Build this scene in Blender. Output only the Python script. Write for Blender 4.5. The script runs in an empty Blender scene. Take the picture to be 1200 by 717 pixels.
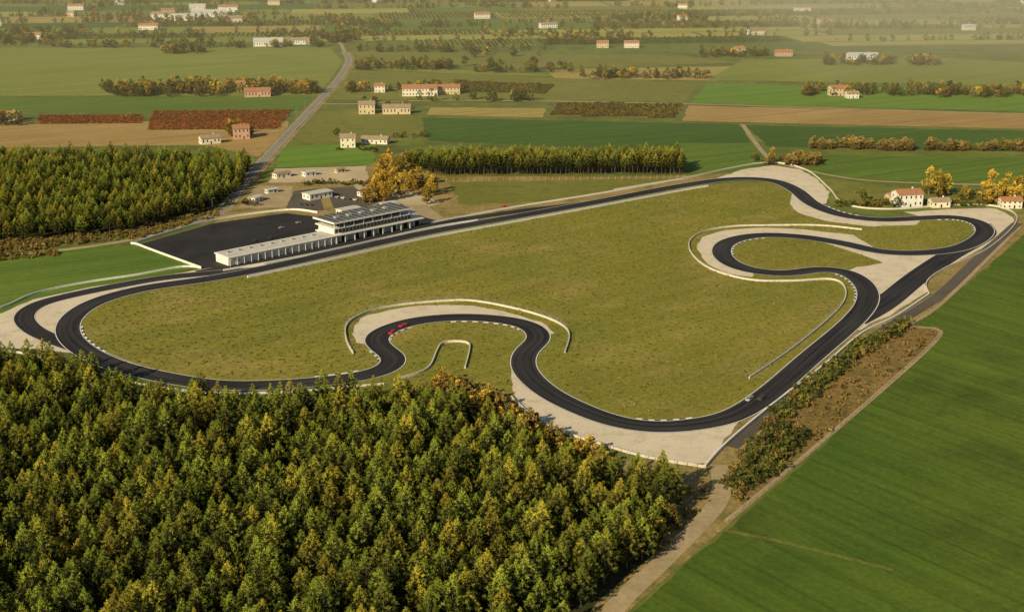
import bpy, math, random
import numpy as np
from mathutils import Vector
random.seed(7); rng=np.random.default_rng(7)
scene=bpy.context.scene
# ---------------------------------------------------------------- survey
# Control points were read off the aerial photograph and are rectified onto the flat
# ground plane (metres), so everything below is laid out as a real ground plan.
H=187.0; F=1500.0; TH=math.atan(468.5/1500.0); CT,ST=math.cos(TH),math.sin(TH)
def G(x,y):
    dx=(x-600)/F; dy=(358.5-y)/F
    t=H/(ST-dy*CT)
    return (dx*t, t*(CT+dy*ST))
def GL(l): return [G(*p) for p in l]
# ---------------------------------------------------------------- materials
def newmat(name):
    m=bpy.data.materials.new(name); m.use_nodes=True
    nt=m.node_tree; b=nt.nodes['Principled BSDF']; b.inputs['Roughness'].default_value=0.9
    b.inputs['Specular IOR Level'].default_value=0.2
    return m,nt,b
def N(nt,t,**k):
    n=nt.nodes.new(t)
    for a,v in k.items(): setattr(n,a,v)
    return n
def rgba(c): return (c[0],c[1],c[2],1)
def noise(nt,vec,scale,detail=4,rough=0.6):
    n=N(nt,'ShaderNodeTexNoise'); n.inputs['Scale'].default_value=scale; n.inputs['Detail'].default_value=detail
    n.inputs['Roughness'].default_value=rough; nt.links.new(vec,n.inputs['Vector']); return n.outputs['Fac']
def mrange(nt,s,a,b,c,d):
    n=N(nt,'ShaderNodeMapRange'); nt.links.new(s,n.inputs[0])
    for i,v in enumerate((a,b,c,d)): n.inputs[i+1].default_value=v
    return n.outputs[0]
def mixc(nt,fac,a,b,mode='MIX'):
    n=N(nt,'ShaderNodeMix',data_type='RGBA',blend_type=mode)
    if isinstance(fac,(int,float)): n.inputs[0].default_value=fac
    else: nt.links.new(fac,n.inputs[0])
    for i,v in ((6,a),(7,b)):
        if isinstance(v,tuple): n.inputs[i].default_value=rgba(v)
        else: nt.links.new(v,n.inputs[i])
    return n.outputs[2]
def scalec(nt,col,fac):
    n=N(nt,'ShaderNodeVectorMath',operation='SCALE'); nt.links.new(col,n.inputs[0]); nt.links.new(fac,n.inputs[3]); return n.outputs[0]
def ground_mat(name,c1,c2,c3=None,big=0.012,small=0.4,samp=0.35,rows=None,bump=0.0,mid=0.07,rough=0.95,lines=None):
    m,nt,b=newmat(name); b.inputs['Roughness'].default_value=rough
    vec=N(nt,'ShaderNodeTexCoord').outputs['Object']
    f=mrange(nt,noise(nt,vec,big,6),0.36,0.64,0,1)
    col=mixc(nt,f,c1,c2)
    if c3:
        f3=mrange(nt,noise(nt,vec,mid,6,0.7),0.5,0.68,0,1); col=mixc(nt,f3,col,c3)
    n2=noise(nt,vec,small,5,0.75)
    col=scalec(nt,col,mrange(nt,n2,0.3,0.7,1-samp,1+samp))
    if rows:
        ang,per,st=rows
        mp=N(nt,'ShaderNodeMapping'); mp.inputs['Rotation'].default_value[2]=math.radians(ang); nt.links.new(vec,mp.inputs[0])
        mp2=N(nt,'ShaderNodeMapping'); mp2.inputs['Scale'].default_value=(1.0/per,0.004,1); nt.links.new(mp.outputs[0],mp2.inputs[0])
        ns=noise(nt,mp2.outputs[0],1.0,3,0.6)
        col=scalec(nt,col,mrange(nt,ns,0.3,0.7,1-st*1.6,1+st*1.6))
        if lines:
            # sprayer tramlines: narrow, regularly spaced wheel marks
            sx=N(nt,'ShaderNodeSeparateXYZ'); nt.links.new(mp.outputs[0],sx.inputs[0])
            wob=N(nt,'ShaderNodeMath',operation='MULTIPLY_ADD'); nt.links.new(noise(nt,vec,0.02,2),wob.inputs[0]); wob.inputs[1].default_value=3.0; nt.links.new(sx.outputs[0],wob.inputs[2])
            dv=N(nt,'ShaderNodeMath',operation='DIVIDE'); nt.links.new(wob.outputs[0],dv.inputs[0]); dv.inputs[1].default_value=lines
            fr=N(nt,'ShaderNodeMath',operation='FRACT'); nt.links.new(dv.outputs[0],fr.inputs[0])
            sb=N(nt,'ShaderNodeMath',operation='SUBTRACT'); nt.links.new(fr.outputs[0],sb.inputs[0]); sb.inputs[1].default_value=0.5
            ab=N(nt,'ShaderNodeMath',operation='ABSOLUTE'); nt.links.new(sb.outputs[0],ab.inputs[0])
            col=scalec(nt,col,mrange(nt,ab.outputs[0],0.02,0.07,0.80,1.0))
    nt.links.new(col,b.inputs['Base Color'])
    if bump:
        bn=N(nt,'ShaderNodeBump'); bn.inputs['Strength'].default_value=bump; bn.inputs['Distance'].default_value=0.5
        nt.links.new(n2,bn.inputs['Height']); nt.links.new(bn.outputs[0],b.inputs['Normal'])
    return m
def plain(name,c,rough=0.7,var=0.12,scale=0.8,spec=0.3):
    m,nt,b=newmat(name); b.inputs['Roughness'].default_value=rough; b.inputs['Specular IOR Level'].default_value=spec
    vec=N(nt,'ShaderNodeTexCoord').outputs['Object']
    rgb=N(nt,'ShaderNodeRGB'); rgb.outputs[0].default_value=rgba(c)
    col=scalec(nt,rgb.outputs[0],mrange(nt,noise(nt,vec,scale,5),0.3,0.7,1-var,1+var))
    nt.links.new(col,b.inputs['Base Color']); return m
def foliage(name,dark,light,third,r0=0.45):
    m,nt,b=newmat(name); b.inputs['Roughness'].default_value=0.75
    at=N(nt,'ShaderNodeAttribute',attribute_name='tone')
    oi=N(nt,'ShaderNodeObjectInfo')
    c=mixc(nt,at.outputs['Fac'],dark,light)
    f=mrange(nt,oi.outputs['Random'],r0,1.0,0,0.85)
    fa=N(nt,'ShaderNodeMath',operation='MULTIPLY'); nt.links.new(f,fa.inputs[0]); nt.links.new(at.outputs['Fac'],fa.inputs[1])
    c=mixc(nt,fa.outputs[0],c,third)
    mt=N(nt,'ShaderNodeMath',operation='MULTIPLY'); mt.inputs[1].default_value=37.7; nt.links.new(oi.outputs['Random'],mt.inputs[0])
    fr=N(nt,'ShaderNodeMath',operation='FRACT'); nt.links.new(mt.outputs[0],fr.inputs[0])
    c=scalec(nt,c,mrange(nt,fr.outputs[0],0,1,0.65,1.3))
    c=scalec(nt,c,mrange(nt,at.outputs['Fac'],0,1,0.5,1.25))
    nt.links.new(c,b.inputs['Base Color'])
    return m
M={}
M['ground']=ground_mat('ground_meadow',(0.12,0.155,0.028),(0.18,0.195,0.045),(0.10,0.12,0.025),big=0.004,small=0.05,mid=0.012)
M['infield']=ground_mat('infield_grass',(0.255,0.225,0.036),(0.195,0.20,0.031),(0.32,0.255,0.07),big=0.014,small=0.45,samp=0.36,bump=0.5,mid=0.022,rows=(50,9,0.08))
M['g1']=ground_mat('crop_green',(0.10,0.17,0.022),(0.13,0.195,0.028),big=0.006,small=0.2,samp=0.15,rows=(60,9,0.10),lines=24)
M['g2']=ground_mat('crop_bright_green',(0.13,0.235,0.025),(0.16,0.26,0.035),big=0.006,small=0.2,samp=0.12,rows=(60,12,0.08),lines=26)
M['g3']=ground_mat('crop_dark_green',(0.055,0.115,0.018),(0.075,0.135,0.022),big=0.006,small=0.2,samp=0.16,rows=(63,7,0.12))
M['g4']=ground_mat('meadow_olive',(0.18,0.18,0.035),(0.22,0.22,0.05),(0.14,0.16,0.032),big=0.01,small=0.15,samp=0.2)
M['g5']=ground_mat('meadow_light',(0.24,0.26,0.055),(0.205,0.24,0.045),big=0.01,small=0.15,samp=0.15,rows=(55,14,0.08))
M['gold']=ground_mat('golden_meadow_glow',(0.40,0.35,0.09),(0.34,0.33,0.075),big=0.008,small=0.15,samp=0.15,rows=(55,14,0.1))  # golden crop colour with some haze glow painted in
M['tan']=ground_mat('stubble_field',(0.41,0.30,0.095),(0.36,0.29,0.08),big=0.01,small=0.2,samp=0.16,rows=(60,8,0.1))
M['brown']=ground_mat('ploughed_soil',(0.36,0.23,0.08),(0.43,0.29,0.11),big=0.01,small=0.3,samp=0.18,rows=(60,6,0.12),bump=0.3)
M['rfield']=ground_mat('winter_wheat',(0.065,0.12,0.012),(0.115,0.165,0.018),(0.06,0.09,0.012),big=0.007,small=0.5,samp=0.24,rows=(-37,4,0.12),bump=0.2,mid=0.015,lines=15)
M['forestfloor']=ground_mat('forest_floor',(0.06,0.05,0.02),(0.04,0.045,0.015),big=0.05,small=0.6,samp=0.5)
M['dirt']=ground_mat('dry_verge',(0.38,0.27,0.11),(0.26,0.20,0.065),(0.16,0.16,0.035),big=0.03,small=0.5,samp=0.4,bump=0.5,mid=0.06)
M['dryscrub']=ground_mat('dry_scrub_soil',(0.30,0.19,0.07),(0.20,0.14,0.045),(0.13,0.12,0.03),big=0.04,small=0.5,samp=0.5,bump=0.6)
M['path']=ground_mat('dirt_track_soil',(0.46,0.35,0.21),(0.36,0.28,0.16),big=0.05,small=0.4,samp=0.25)
M['gravel']=ground_mat('gravel_trap_stone',(0.70,0.60,0.46),(0.76,0.66,0.51),(0.57,0.48,0.35),big=0.04,small=1.2,samp=0.12,bump=0.4,mid=0.12)
M['yard']=ground_mat('sandy_yard_soil',(0.6,0.49,0.32),(0.48,0.39,0.26),big=0.03,small=0.5,samp=0.2)
M['roadasph']=ground_mat('public_road_asphalt',(0.26,0.235,0.19),(0.31,0.275,0.22),big=0.05,small=1,samp=0.12,rough=0.85)
M['asph2']=ground_mat('paddock_asphalt',(0.032,0.029,0.029),(0.046,0.041,0.040),(0.023,0.022,0.023),big=0.02,small=0.8,samp=0.15,rough=0.8)
M['asph3']=ground_mat('service_asphalt',(0.10,0.088,0.074),(0.14,0.118,0.095),big=0.03,small=0.8,samp=0.2,rough=0.85)
def track_mat():
    m,nt,b=newmat('track_asphalt'); b.inputs['Roughness'].default_value=0.68
    uv=N(nt,'ShaderNodeUVMap').outputs[0]
    mp=N(nt,'ShaderNodeMapping'); mp.inputs['Scale'].default_value=(7,0.012,1); nt.links.new(uv,mp.inputs[0])
    n1=noise(nt,mp.outputs[0],1,3)
    vec=N(nt,'ShaderNodeTexCoord').outputs['Object']; n2=noise(nt,vec,0.9,4); n3=noise(nt,vec,0.02,3)
    c=mixc(nt,mrange(nt,n1,0.38,0.62,0,1),(0.020,0.018,0.019),(0.052,0.046,0.043))
    c=scalec(nt,c,mrange(nt,n2,0.3,0.7,0.88,1.12)); c=scalec(nt,c,mrange(nt,n3,0.3,0.7,0.8,1.25))
    nt.links.new(c,b.inputs['Base Color']); return m
M['track']=track_mat()
M['white']=plain('white_paint',(0.80,0.78,0.72),0.6)
M['wallwhite']=plain('white_render_wall',(0.76,0.73,0.66),0.8,0.1,0.3)
M['kerbdark']=plain('kerb_dark_paint',(0.07,0.065,0.06),0.7)
M['concrete']=plain('barrier_concrete',(0.64,0.60,0.53),0.85,0.15,0.5)
M['steel']=plain('galvanised_steel',(0.35,0.35,0.34),0.5)
M['darkroof']=plain('dark_metal_roof',(0.10,0.10,0.105),0.6,0.15,0.3)
M['lightroof']=plain('membrane_roof',(0.55,0.53,0.49),0.8,0.12,0.2)
M['glass']=plain('window_glass',(0.03,0.04,0.05),0.12,0.2,0.3,0.6)
M['opening']=plain('dark_opening',(0.02,0.02,0.02),0.9)
M['tile']=plain('terracotta_roof',(0.40,0.19,0.10),0.85,0.2,0.6)
M['tile2']=plain('old_roof_tiles',(0.35,0.26,0.17),0.85,0.2,0.6)
M['ochre']=plain('ochre_render',(0.62,0.50,0.31),0.85,0.1,0.4)
M['cream']=plain('cream_render',(0.75,0.68,0.54),0.85,0.1,0.4)
M['redwall']=plain('pink_render',(0.54,0.33,0.23),0.85,0.1,0.4)
M['bark']=plain('bark',(0.12,0.075,0.045),0.95,0.3,2)
M['barkpale']=plain('bark_pale',(0.26,0.18,0.11),0.95,0.3,2)
M['red']=plain('red_car_paint',(0.72,0.012,0.03),0.3,0.02,1,0.5)
M['silver']=plain('silver_car_paint',(0.45,0.46,0.48),0.3,0.02,1,0.5)
M['rubber']=plain('tyre_rubber',(0.02,0.02,0.02),0.8)
M['wood']=plain('fence_wood',(0.38,0.29,0.19),0.9,0.25,1)
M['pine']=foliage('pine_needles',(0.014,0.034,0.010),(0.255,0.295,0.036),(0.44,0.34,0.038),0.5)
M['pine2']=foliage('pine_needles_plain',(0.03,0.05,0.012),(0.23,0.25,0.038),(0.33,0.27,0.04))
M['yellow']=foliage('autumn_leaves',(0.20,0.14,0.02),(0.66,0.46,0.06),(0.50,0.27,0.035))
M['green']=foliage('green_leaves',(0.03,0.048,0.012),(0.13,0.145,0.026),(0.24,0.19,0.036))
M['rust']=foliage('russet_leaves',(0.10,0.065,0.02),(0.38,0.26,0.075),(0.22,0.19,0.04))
M['vine']=foliage('vine_leaves',(0.22,0.07,0.02),(0.50,0.17,0.045),(0.40,0.22,0.055))
M['vineg']=foliage('vine_leaves_green',(0.08,0.08,0.018),(0.21,0.175,0.038),(0.28,0.17,0.045))
M['tuft']=foliage('grass_tuft_blades',(0.15,0.15,0.028),(0.28,0.255,0.045),(0.36,0.30,0.08))
# ---------------------------------------------------------------- mesh helpers
class MB:
    def __init__(s): s.v=[];s.f=[];s.m=[];s.mats=[]
    def mi(s,k):
        if k not in s.mats: s.mats.append(k)
        return s.mats.index(k)
    def face(s,pts,k):
        b=len(s.v); s.v+= [tuple(p) for p in pts]; s.f.append(list(range(b,b+len(pts)))); s.m.append(s.mi(k))
    def box(s,x0,x1,y0,y1,z0,z1,k):
        b=len(s.v); s.v+=[(x0,y0,z0),(x1,y0,z0),(x1,y1,z0),(x0,y1,z0),(x0,y0,z1),(x1,y0,z1),(x1,y1,z1),(x0,y1,z1)]
        for f in ((0,3,2,1),(4,5,6,7),(0,1,5,4),(1,2,6,5),(2,3,7,6),(3,0,4,7)):
            s.f.append([b+i for i in f]); s.m.append(s.mi(k))
    def tube(s,p,q,r0,r1,n,k):
        p=Vector(p);q=Vector(q);d=(q-p).normalized(); a=d.orthogonal().normalized(); c=d.cross(a); b=len(s.v)
        for P,r in ((p,r0),(q,r1)):
            for i in range(n):
                t=2*math.pi*i/n; s.v.append(tuple(P+a*math.cos(t)*r+c*math.sin(t)*r))
        for i in range(n):
            j=(i+1)%n; s.f.append([b+i,b+j,b+n+j,b+n+i]); s.m.append(s.mi(k))
        s.f.append([b+n+i for i in range(n)]); s.m.append(s.mi(k))
        s.f.append([b+i for i in reversed(range(n))]); s.m.append(s.mi(k))
    def obj(s,name,parent=None,link=True,loc=None,rot=0):
        me=bpy.data.meshes.new(name); me.from_pydata(s.v,[],s.f)
        for k in s.mats: me.materials.append(M[k])
        me.polygons.foreach_set('material_index',s.m); me.update()
        o=bpy.data.objects.new(name,me)
        if link: scene.collection.objects.link(o)
        if parent: o.parent=parent
        if loc: o.location=loc
        if rot: o.rotation_euler[2]=rot
        return o
def flat(name,pts,z,k,world=False,smooth=False,jit=0):
    w=pts if world else GL(pts)
    if smooth: w=catmull(w,4,True)
    if jit:
        w=resample(w,6,True); n=len(w); w=[(p[0]+random.gauss(0,jit),p[1]+random.gauss(0,jit)) for p in w]
    mb=MB()
    a=sum(w[i][0]*w[(i+1)%len(w)][1]-w[(i+1)%len(w)][0]*w[i][1] for i in range(len(w)))
    if a<0: w=w[::-1]
    mb.face([(p[0],p[1],z) for p in w],k); return mb.obj(name)
def catmull(P,n=8,closed=False):
    P=[np.array(p,float) for p in P]; L=len(P); out=[]
    rngi=range(L) if closed else range(L-1)
    for i in rngi:
        if closed: p0,p1,p2,p3=P[i-1],P[i],P[(i+1)%L],P[(i+2)%L]
        else: p0,p1,p2,p3=P[max(i-1,0)],P[i],P[i+1],P[min(i+2,L-1)]
        for j in range(n):
            t=j/n; out.append(tuple(0.5*((2*p1)+(-p0+p2)*t+(2*p0-5*p1+4*p2-p3)*t*t+(-p0+3*p1-3*p2+p3)*t**3)))
    if not closed: out.append(tuple(P[-1]))
    return out
def resample(P,step,closed=False):
    A=np.array(P,float)
    if closed: A=np.vstack([A,A[:1]])
    d=np.r_[0,np.cumsum(np.hypot(*(np.diff(A,axis=0).T)))]
    n=max(2,int(d[-1]/step)); t=np.linspace(0,d[-1],n+1)
    R=np.c_[np.interp(t,d,A[:,0]),np.interp(t,d,A[:,1])]
    return R[:-1] if closed else R
def smoothline(R,k,closed):
    for _ in range(k):
        if closed: R=(np.roll(R,1,0)+2*R+np.roll(R,-1,0))/4
        else:
            Q=R.copy(); Q[1:-1]=(R[:-2]+2*R[1:-1]+R[2:])/4; R=Q
    return R
def normals(R,closed):
    if closed: t=np.roll(R,-1,0)-np.roll(R,1,0)
    else: t=np.gradient(R,axis=0)
    t/= np.maximum(np.linalg.norm(t,axis=1,keepdims=True),1e-6)
    return np.c_[-t[:,1],t[:,0]]
def ribbon(name,R,o0,o1,z,k,closed=False):
    nn=normals(R,closed); A=R+nn*o0; B=R+nn*o1; n=len(R)
    me=bpy.data.meshes.new(name)
    v=[(a[0],a[1],z) for a in A]+[(b[0],b[1],z) for b in B]
    f=[]; 
    for i in range(n if closed else n-1):
        j=(i+1)%n; f.append([i,n+i,n+j,j] if o1<o0 else [i,j,n+j,n+i])
    me.from_pydata(v,[],f); me.materials.append(M[k])
    uv=me.uv_layers.new(name='UVMap'); d=np.r_[0,np.cumsum(np.hypot(*(np.diff(R,axis=0).T)))]
    for li,l in enumerate(me.loops):
        i=l.vertex_index; uv.data[li].uv=((0 if i<n else 1),d[i%n])
    o=bpy.data.objects.new(name,me); scene.collection.objects.link(o); return o
def line(pts,step=4,k=1,closed=False): return smoothline(resample(catmull(GL(pts),8,closed),step,closed),k,closed)
# ---------------------------------------------------------------- tracks
main=[(300,317),(400,295),(500,273),(600,255),(700,237),(800,218),(860,210),(905,212),(932,223),(952,239),(985,252),(1030,258),(1080,256),(1120,255),(1148,262),(1153,275),(1125,291),(1075,297),(1030,295),(990,286),(940,278),(890,276),(855,283),(845,295),(855,308),(880,317),(920,321),(960,316),(990,319),(1012,333),(1017,352),(1000,376),(950,419),(900,462),(860,487),(820,497),(770,501),(720,494),(670,475),(635,455),(614,432),(616,413),(632,397),(622,383),(590,375),(540,372),(490,376),(455,386),(440,397),(447,408),(462,419),(456,431),(430,440),(390,446),(330,451),(260,452),(200,444),(140,430),(100,412),(80,392),(85,372),(115,353),(170,338),(240,328)]
R0=smoothline(resample(catmull(GL(main),8,True),3,True),6,True)
W=5.8
ribbon('race_track',R0,-W,W,0.25,'track',True)
ribbon('track_edge_line',R0,-W+0.1,-W+0.5,0.29,'white',True)
ribbon('track_edge_line',R0,W-0.5,W-0.1,0.29,'white',True)
Rl=line([(300,316),(200,325),(140,335),(85,346),(45,357),(28,371),(38,386),(65,399),(105,413),(150,432)],3,3)
ribbon('outer_track_link',Rl,-5,5,0.235,'track')
for s in(-1,1): ribbon('track_edge_line',Rl,s*4.6,s*4.9,0.243,'white')
Rs=line([(1148,262),(1153,276),(1112,300),(1075,325),(1035,357),(1000,377)],3,3)
ribbon('back_straight',Rs,-6.5,6.5,0.238,'track')
Rp=line([(232,320),(300,308),(345,299),(400,286.5),(500,264.5),(600,249),(650,243),(700,237)],3,2)
ribbon('pit_lane',Rp,-4.5,4.5,0.232,'asph2')
def kerb(R,i0,i1,side,off,wd=0.85):
    nn=normals(R,True); mb=MB(); n=len(R)
    for q,i in enumerate(range(i0,i1)):
        i%=n; j=(i+1)%n
        a=R[i]+nn[i]*side*off; b=R[j]+nn[j]*side*off; c=R[j]+nn[j]*side*(off+wd); d=R[i]+nn[i]*side*(off+wd)
        k='white' if q%2==0 else 'kerbdark'
        z0,z1=0.2,0.36
        mb.face([(a[0],a[1],z0+.07),(b[0],b[1],z0+.07),(c[0],c[1],z1),(d[0],d[1],z1)] if side>0 else [(b[0],b[1],z0+.07),(a[0],a[1],z0+.07),(d[0],d[1],z1),(c[0],c[1],z1)],k)
        mb.face([(d[0],d[1],z1),(c[0],c[1],z1),(c[0],c[1],0.1),(d[0],d[1],0.1)],k)
    mb.obj('kerb')
def idx(px,py,R=R0):
    g=np.array(G(px,py)); return int(np.argmin(((R-g)**2).sum(1)))
for a,b,s in (((1090,255),(1153,272),-1),((990,286),(1065,297),1),((890,276),(850,300),1),((990,320),(1016,355),-1),
  ((820,497),(740,497),-1),((625,385),(520,373),1),((470,381),(440,400),1),((447,408),(462,425),-1),
  ((430,440),(370,448),-1),((110,416),(80,385),-1),((960,243),(1000,255),1)):
    i,j=idx(*a),idx(*b)
    if j<i: j+=len(R0)
    if j-i<len(R0)/3: kerb(R0,i,j,s,W)
# ---------------------------------------------------------------- ground sheets
INF=[(250,327),(500,274),(800,218),(905,213),(952,240),(1030,258),(1130,256),(1152,272),(1110,300),(1035,356),(900,462),(820,497),(720,494),(640,470),(600,470),(540,462),(430,452),(260,453),(140,430),(82,392),(85,372),(115,353),(170,338)]
flat('ground',[(-14000,-3000),(14000,-3000),(14000,22000),(-14000,22000)],0,'ground',True)
flat('infield',INF,0.15,'infield')
grav={
 'l':[(-60,378),(0,368),(40,351),(100,338),(160,329),(230,317),(262,312),(330,309),(300,317),(240,328),(170,338),(115,353),(85,372),(80,392),(100,412),(85,414),(60,412),(40,410),(0,408),(-60,400)],
 'e':[(418,402),(413,385),(426,371),(460,362),(500,358),(550,358),(600,367),(637,379),(650,392),(632,397),(622,383),(590,375),(540,372),(490,376),(455,386),(440,397),(432,404)],
 'b':[(600,432),(599,455),(610,475),(640,497),(690,517),(750,535),(822,546),(842,528),(850,512),(872,490),(860,487),(820,497),(770,501),(720,494),(670,475),(635,455),(614,432)],
 'o':[(1000,276),(940,269),(890,267),(850,270),(825,277),(816,290),(826,308),(850,321),(885,326),(880,317),(855,308),(845,295),(855,283),(890,276),(940,278),(990,286),(1030,294)],
 'w':[(960,283),(1000,290),(1075,297),(1112,300),(1075,325),(1018,352),(1012,333),(990,319),(1003,314),(1036,308),(1010,299)],
 't':[(832,212),(870,199),(905,194),(938,199),(958,211),(972,226),(968,240),(952,239),(932,223),(905,212),(860,210)],
 'n':[(930,222),(925,240),(935,250),(970,260),(1020,266),(1075,264),(1080,256),(1030,258),(985,252),(952,239)],
 'r':[(1060,249),(1120,245),(1165,244),(1190,256),(1180,270),(1150,292),(1112,312),(1085,330),(1075,325),(1112,300),(1150,276),(1148,262),(1120,255),(1080,254)],
 's':[(1095,314),(1083,330),(1087,342),(1050,365),(1003,389),(1000,377),(1035,357),(1075,325)]}
for k,p in grav.items(): flat('gravel_trap',p,0.20,'gravel',jit=0.35)
flat('paddock_pavement',[(163,287),(250,262),(335,250),(384,256),(400,268),(470,262),(505,262),(400,292),(262,316),(236,315)],0.17,'asph2')
flat('pit_apron',[(384,256),(440,240),(500,240),(520,256),(505,262),(470,262),(400,268)],0.165,'path')
flat('parking_lot',[(345,224),(372,221),(380,247),(335,247),(338,238)],0.14,'asph3')
flat('parking_lot',[(382,221),(412,219),(445,236),(430,243),(392,246)],0.14,'asph3')
flat('sandy_yard',[(322,198),(428,195),(432,212),(314,215)],0.15,'yard',jit=.6)
flat('dirt_yard',[(280,244),(300,218),(345,218),(335,244)],0.13,'path',jit=.6)
flat('sandy_yard',[(412,217),(440,214),(520,238),(500,243),(446,238)],0.145,'yard',jit=.6)
flat('trackside_verge',[(265,252),(300,212),(440,192),(520,206),(700,208),(800,206),(860,203),(840,212),(500,268),(400,290),(250,262)],0.10,'dirt')
flat('trackside_lawn',[(525,214),(690,211),(790,209),(700,226),(640,236),(540,240)],0.13,'g4',jit=1)
flat('dry_verge',[(1230,250),(1215,262),(1110,352),(1068,380),(1106,387),(1086,411),(960,523),(852,616),(735,717),(600,880),(480,880),(600,600),(700,540),(822,540),(850,505),(1000,385),(1090,310),(1190,252)],0.09,'dirt')
flat('scrub_patch',[(1065,382),(1103,388),(1084,410),(958,520),(870,592),(862,560),(905,500),(960,450),(1010,405)],0.12,'dryscrub')
RS=line([(1192,262),(1150,300),(1100,347),(1040,385),(960,441),(900,487),(856,524)],4,2)
ribbon('service_road',RS,-3,3,0.22,'asph3')
flat('wheat_field',[(1215,264),(1110,354),(1070,380),(1108,387),(1088,411),(962,524),(854,618),(737,719),(600,890),(1700,890),(2000,420),(1900,264)],0.11,'rfield',jit=.5)
ribbon('dirt_track',line([(665,800),(718,715),(772,662),(822,612),(846,580),(842,545)],4,3),-3.2,3.2,0.14,'path')
ribbon('dirt_track',line([(1195,266),(1108,352),(1068,381),(1100,386),(1086,410),(960,520),(850,612)],4,0),-1,1,0.16,'path')
RT=line([(850,622),(905,632),(1047,668)],5,2)
ribbon('field_track',RT,-0.6,-0.35,0.14,'dirt'); ribbon('field_track',RT,0.35,0.6,0.14,'dirt')
flat('grass_field',[(-200,312),(0,300),(90,290),(160,288),(236,314),(150,330),(60,346),(0,368),(-200,400)],0.08,'g1')
ribbon('perimeter_path',line([(262,247),(230,260),(170,278),(90,291),(0,300),(-150,314)],4,2),-2.5,2.5,0.12,'path')
RR=line([(225,262),(262,246),(285,215),(330,165),(372,120),(395,95),(409,72),(404,62)],6,2)
ribbon('country_road',RR,-3.6,3.6,0.20,'roadasph')
ribbon('road_verge',RR,-8,5.5,0.12,'dirt')
for o in(-3.3,3.3): ribbon('road_edge_line',RR,o-0.12,o+0.12,0.24,'white')
ribbon('farm_road',line([(404,62),(396,48),(372,34),(330,26),(250,27),(100,22),(-100,18)],10,1),-2.5,2.5,0.17,'path')
ribbon('farm_road',line([(372,122),(420,122),(520,118),(800,122),(1200,134),(1500,142)],10,1),-2.5,2.5,0.16,'path')
ribbon('farm_road',line([(870,146),(900,185),(930,196),(1020,212),(1210,218)],8,1),-2,2,0.16,'path')
fields=[([(-300,144),(340,142),(330,163),(302,184),(240,170),(-300,178)],'brown'),
([(-300,115),(372,114),(352,130),(-300,133)],'g1'),
([(-300,58),(385,55),(402,72),(375,112),(-300,113)],'g5'),
([(340,150),(362,132),(420,128),(500,138),(495,165),(330,168)],'g4'),
([(330,172),(440,168),(440,193),(322,197)],'g2'),
([(505,126),(640,127),(636,138),(500,135)],'tan'),
([(655,121),(800,123),(790,139),(645,136)],'dryscrub'),
([(806,124),(1500,140),(1500,158),(800,142)],'brown'),
([(830,98),(1500,112),(1500,138),(808,121)],'g2'),
([(495,138),(865,146),(880,166),(860,182),(500,165)],'g3'),
([(790,168),(880,168),(900,192),(860,204),(800,206)],'g1'),
([(873,147),(1500,160),(1500,184),(900,172)],'g3'),
([(935,182),(1500,188),(1500,230),(1190,222),(960,206)],'g1'),
([(400,82),(820,98),(800,120),(390,117)],'g4'),
([(412,70),(560,84),(700,90),(560,88),(405,80)],'g5'),
([(530,95),(650,100),(640,110),(540,108)],'g3'),
([(640,82),(860,78),(840,95),(650,92)],'tan'),
([(870,70),(1100,68),(1500,90),(1500,106),(830,94)],'g5'),
([(420,60),(800,66),(870,74),(640,80),(415,72)],'g4'),
([(940,205),(1060,222),(1040,245),(975,240)],'g4')]
for i,(p,k) in enumerate(fields): flat('field',p,0.07+0.001*i,k,jit=.8)
keys=['g1','g3','g4','g5','tan','g4','g1','g5','g4','gold','g3','g5']
keys_glow=['gold','g5','tan','g4','gold','g5','g1','gold']  # right-hand palette: golden haze glow put into the field colours
hedges=[]; orch=[]; mbs=MB(); ang=math.radians(7)
def rotp(x,y): return (x*math.cos(ang)-(y-1850)*math.sin(ang), 1850+x*math.sin(ang)+(y-1850)*math.cos(ang))
Y=1700
while Y<9500:
    dy=random.uniform(50,130)*(1+(Y-1800)/3000); x=-4200-random.uniform(0,300)
    while x<4200:
        dx=random.uniform(100,430)
        q=[rotp(x+4,Y+3),rotp(x+dx-4,Y+3),rotp(x+dx-4,Y+dy-3),rotp(x+4,Y+dy-3)]
        if min(p[1] for p in q)>1795:
            kk=keys_glow if x>150+random.uniform(-150,150) else keys
            mbs.face([(a,b,0.06) for a,b in q],random.choice(kk))
            if random.random()<0.55: hedges.append((rotp(x,Y),rotp(x+dx,Y)))
            if random.random()<0.2: hedges.append((rotp(x,Y),rotp(x,Y+dy)))
            if random.random()<0.2 and Y<4300 and abs(x)<1500:
                for ux in np.arange(x+10,x+dx-8,7):
                    for uy in np.arange(Y+9,Y+dy-8,12): orch.append(rotp(ux+random.gauss(0,.6),uy+random.gauss(0,.6)))
        x+=dx
    Y+=dy
mbs.obj('distant_fields')
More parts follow.
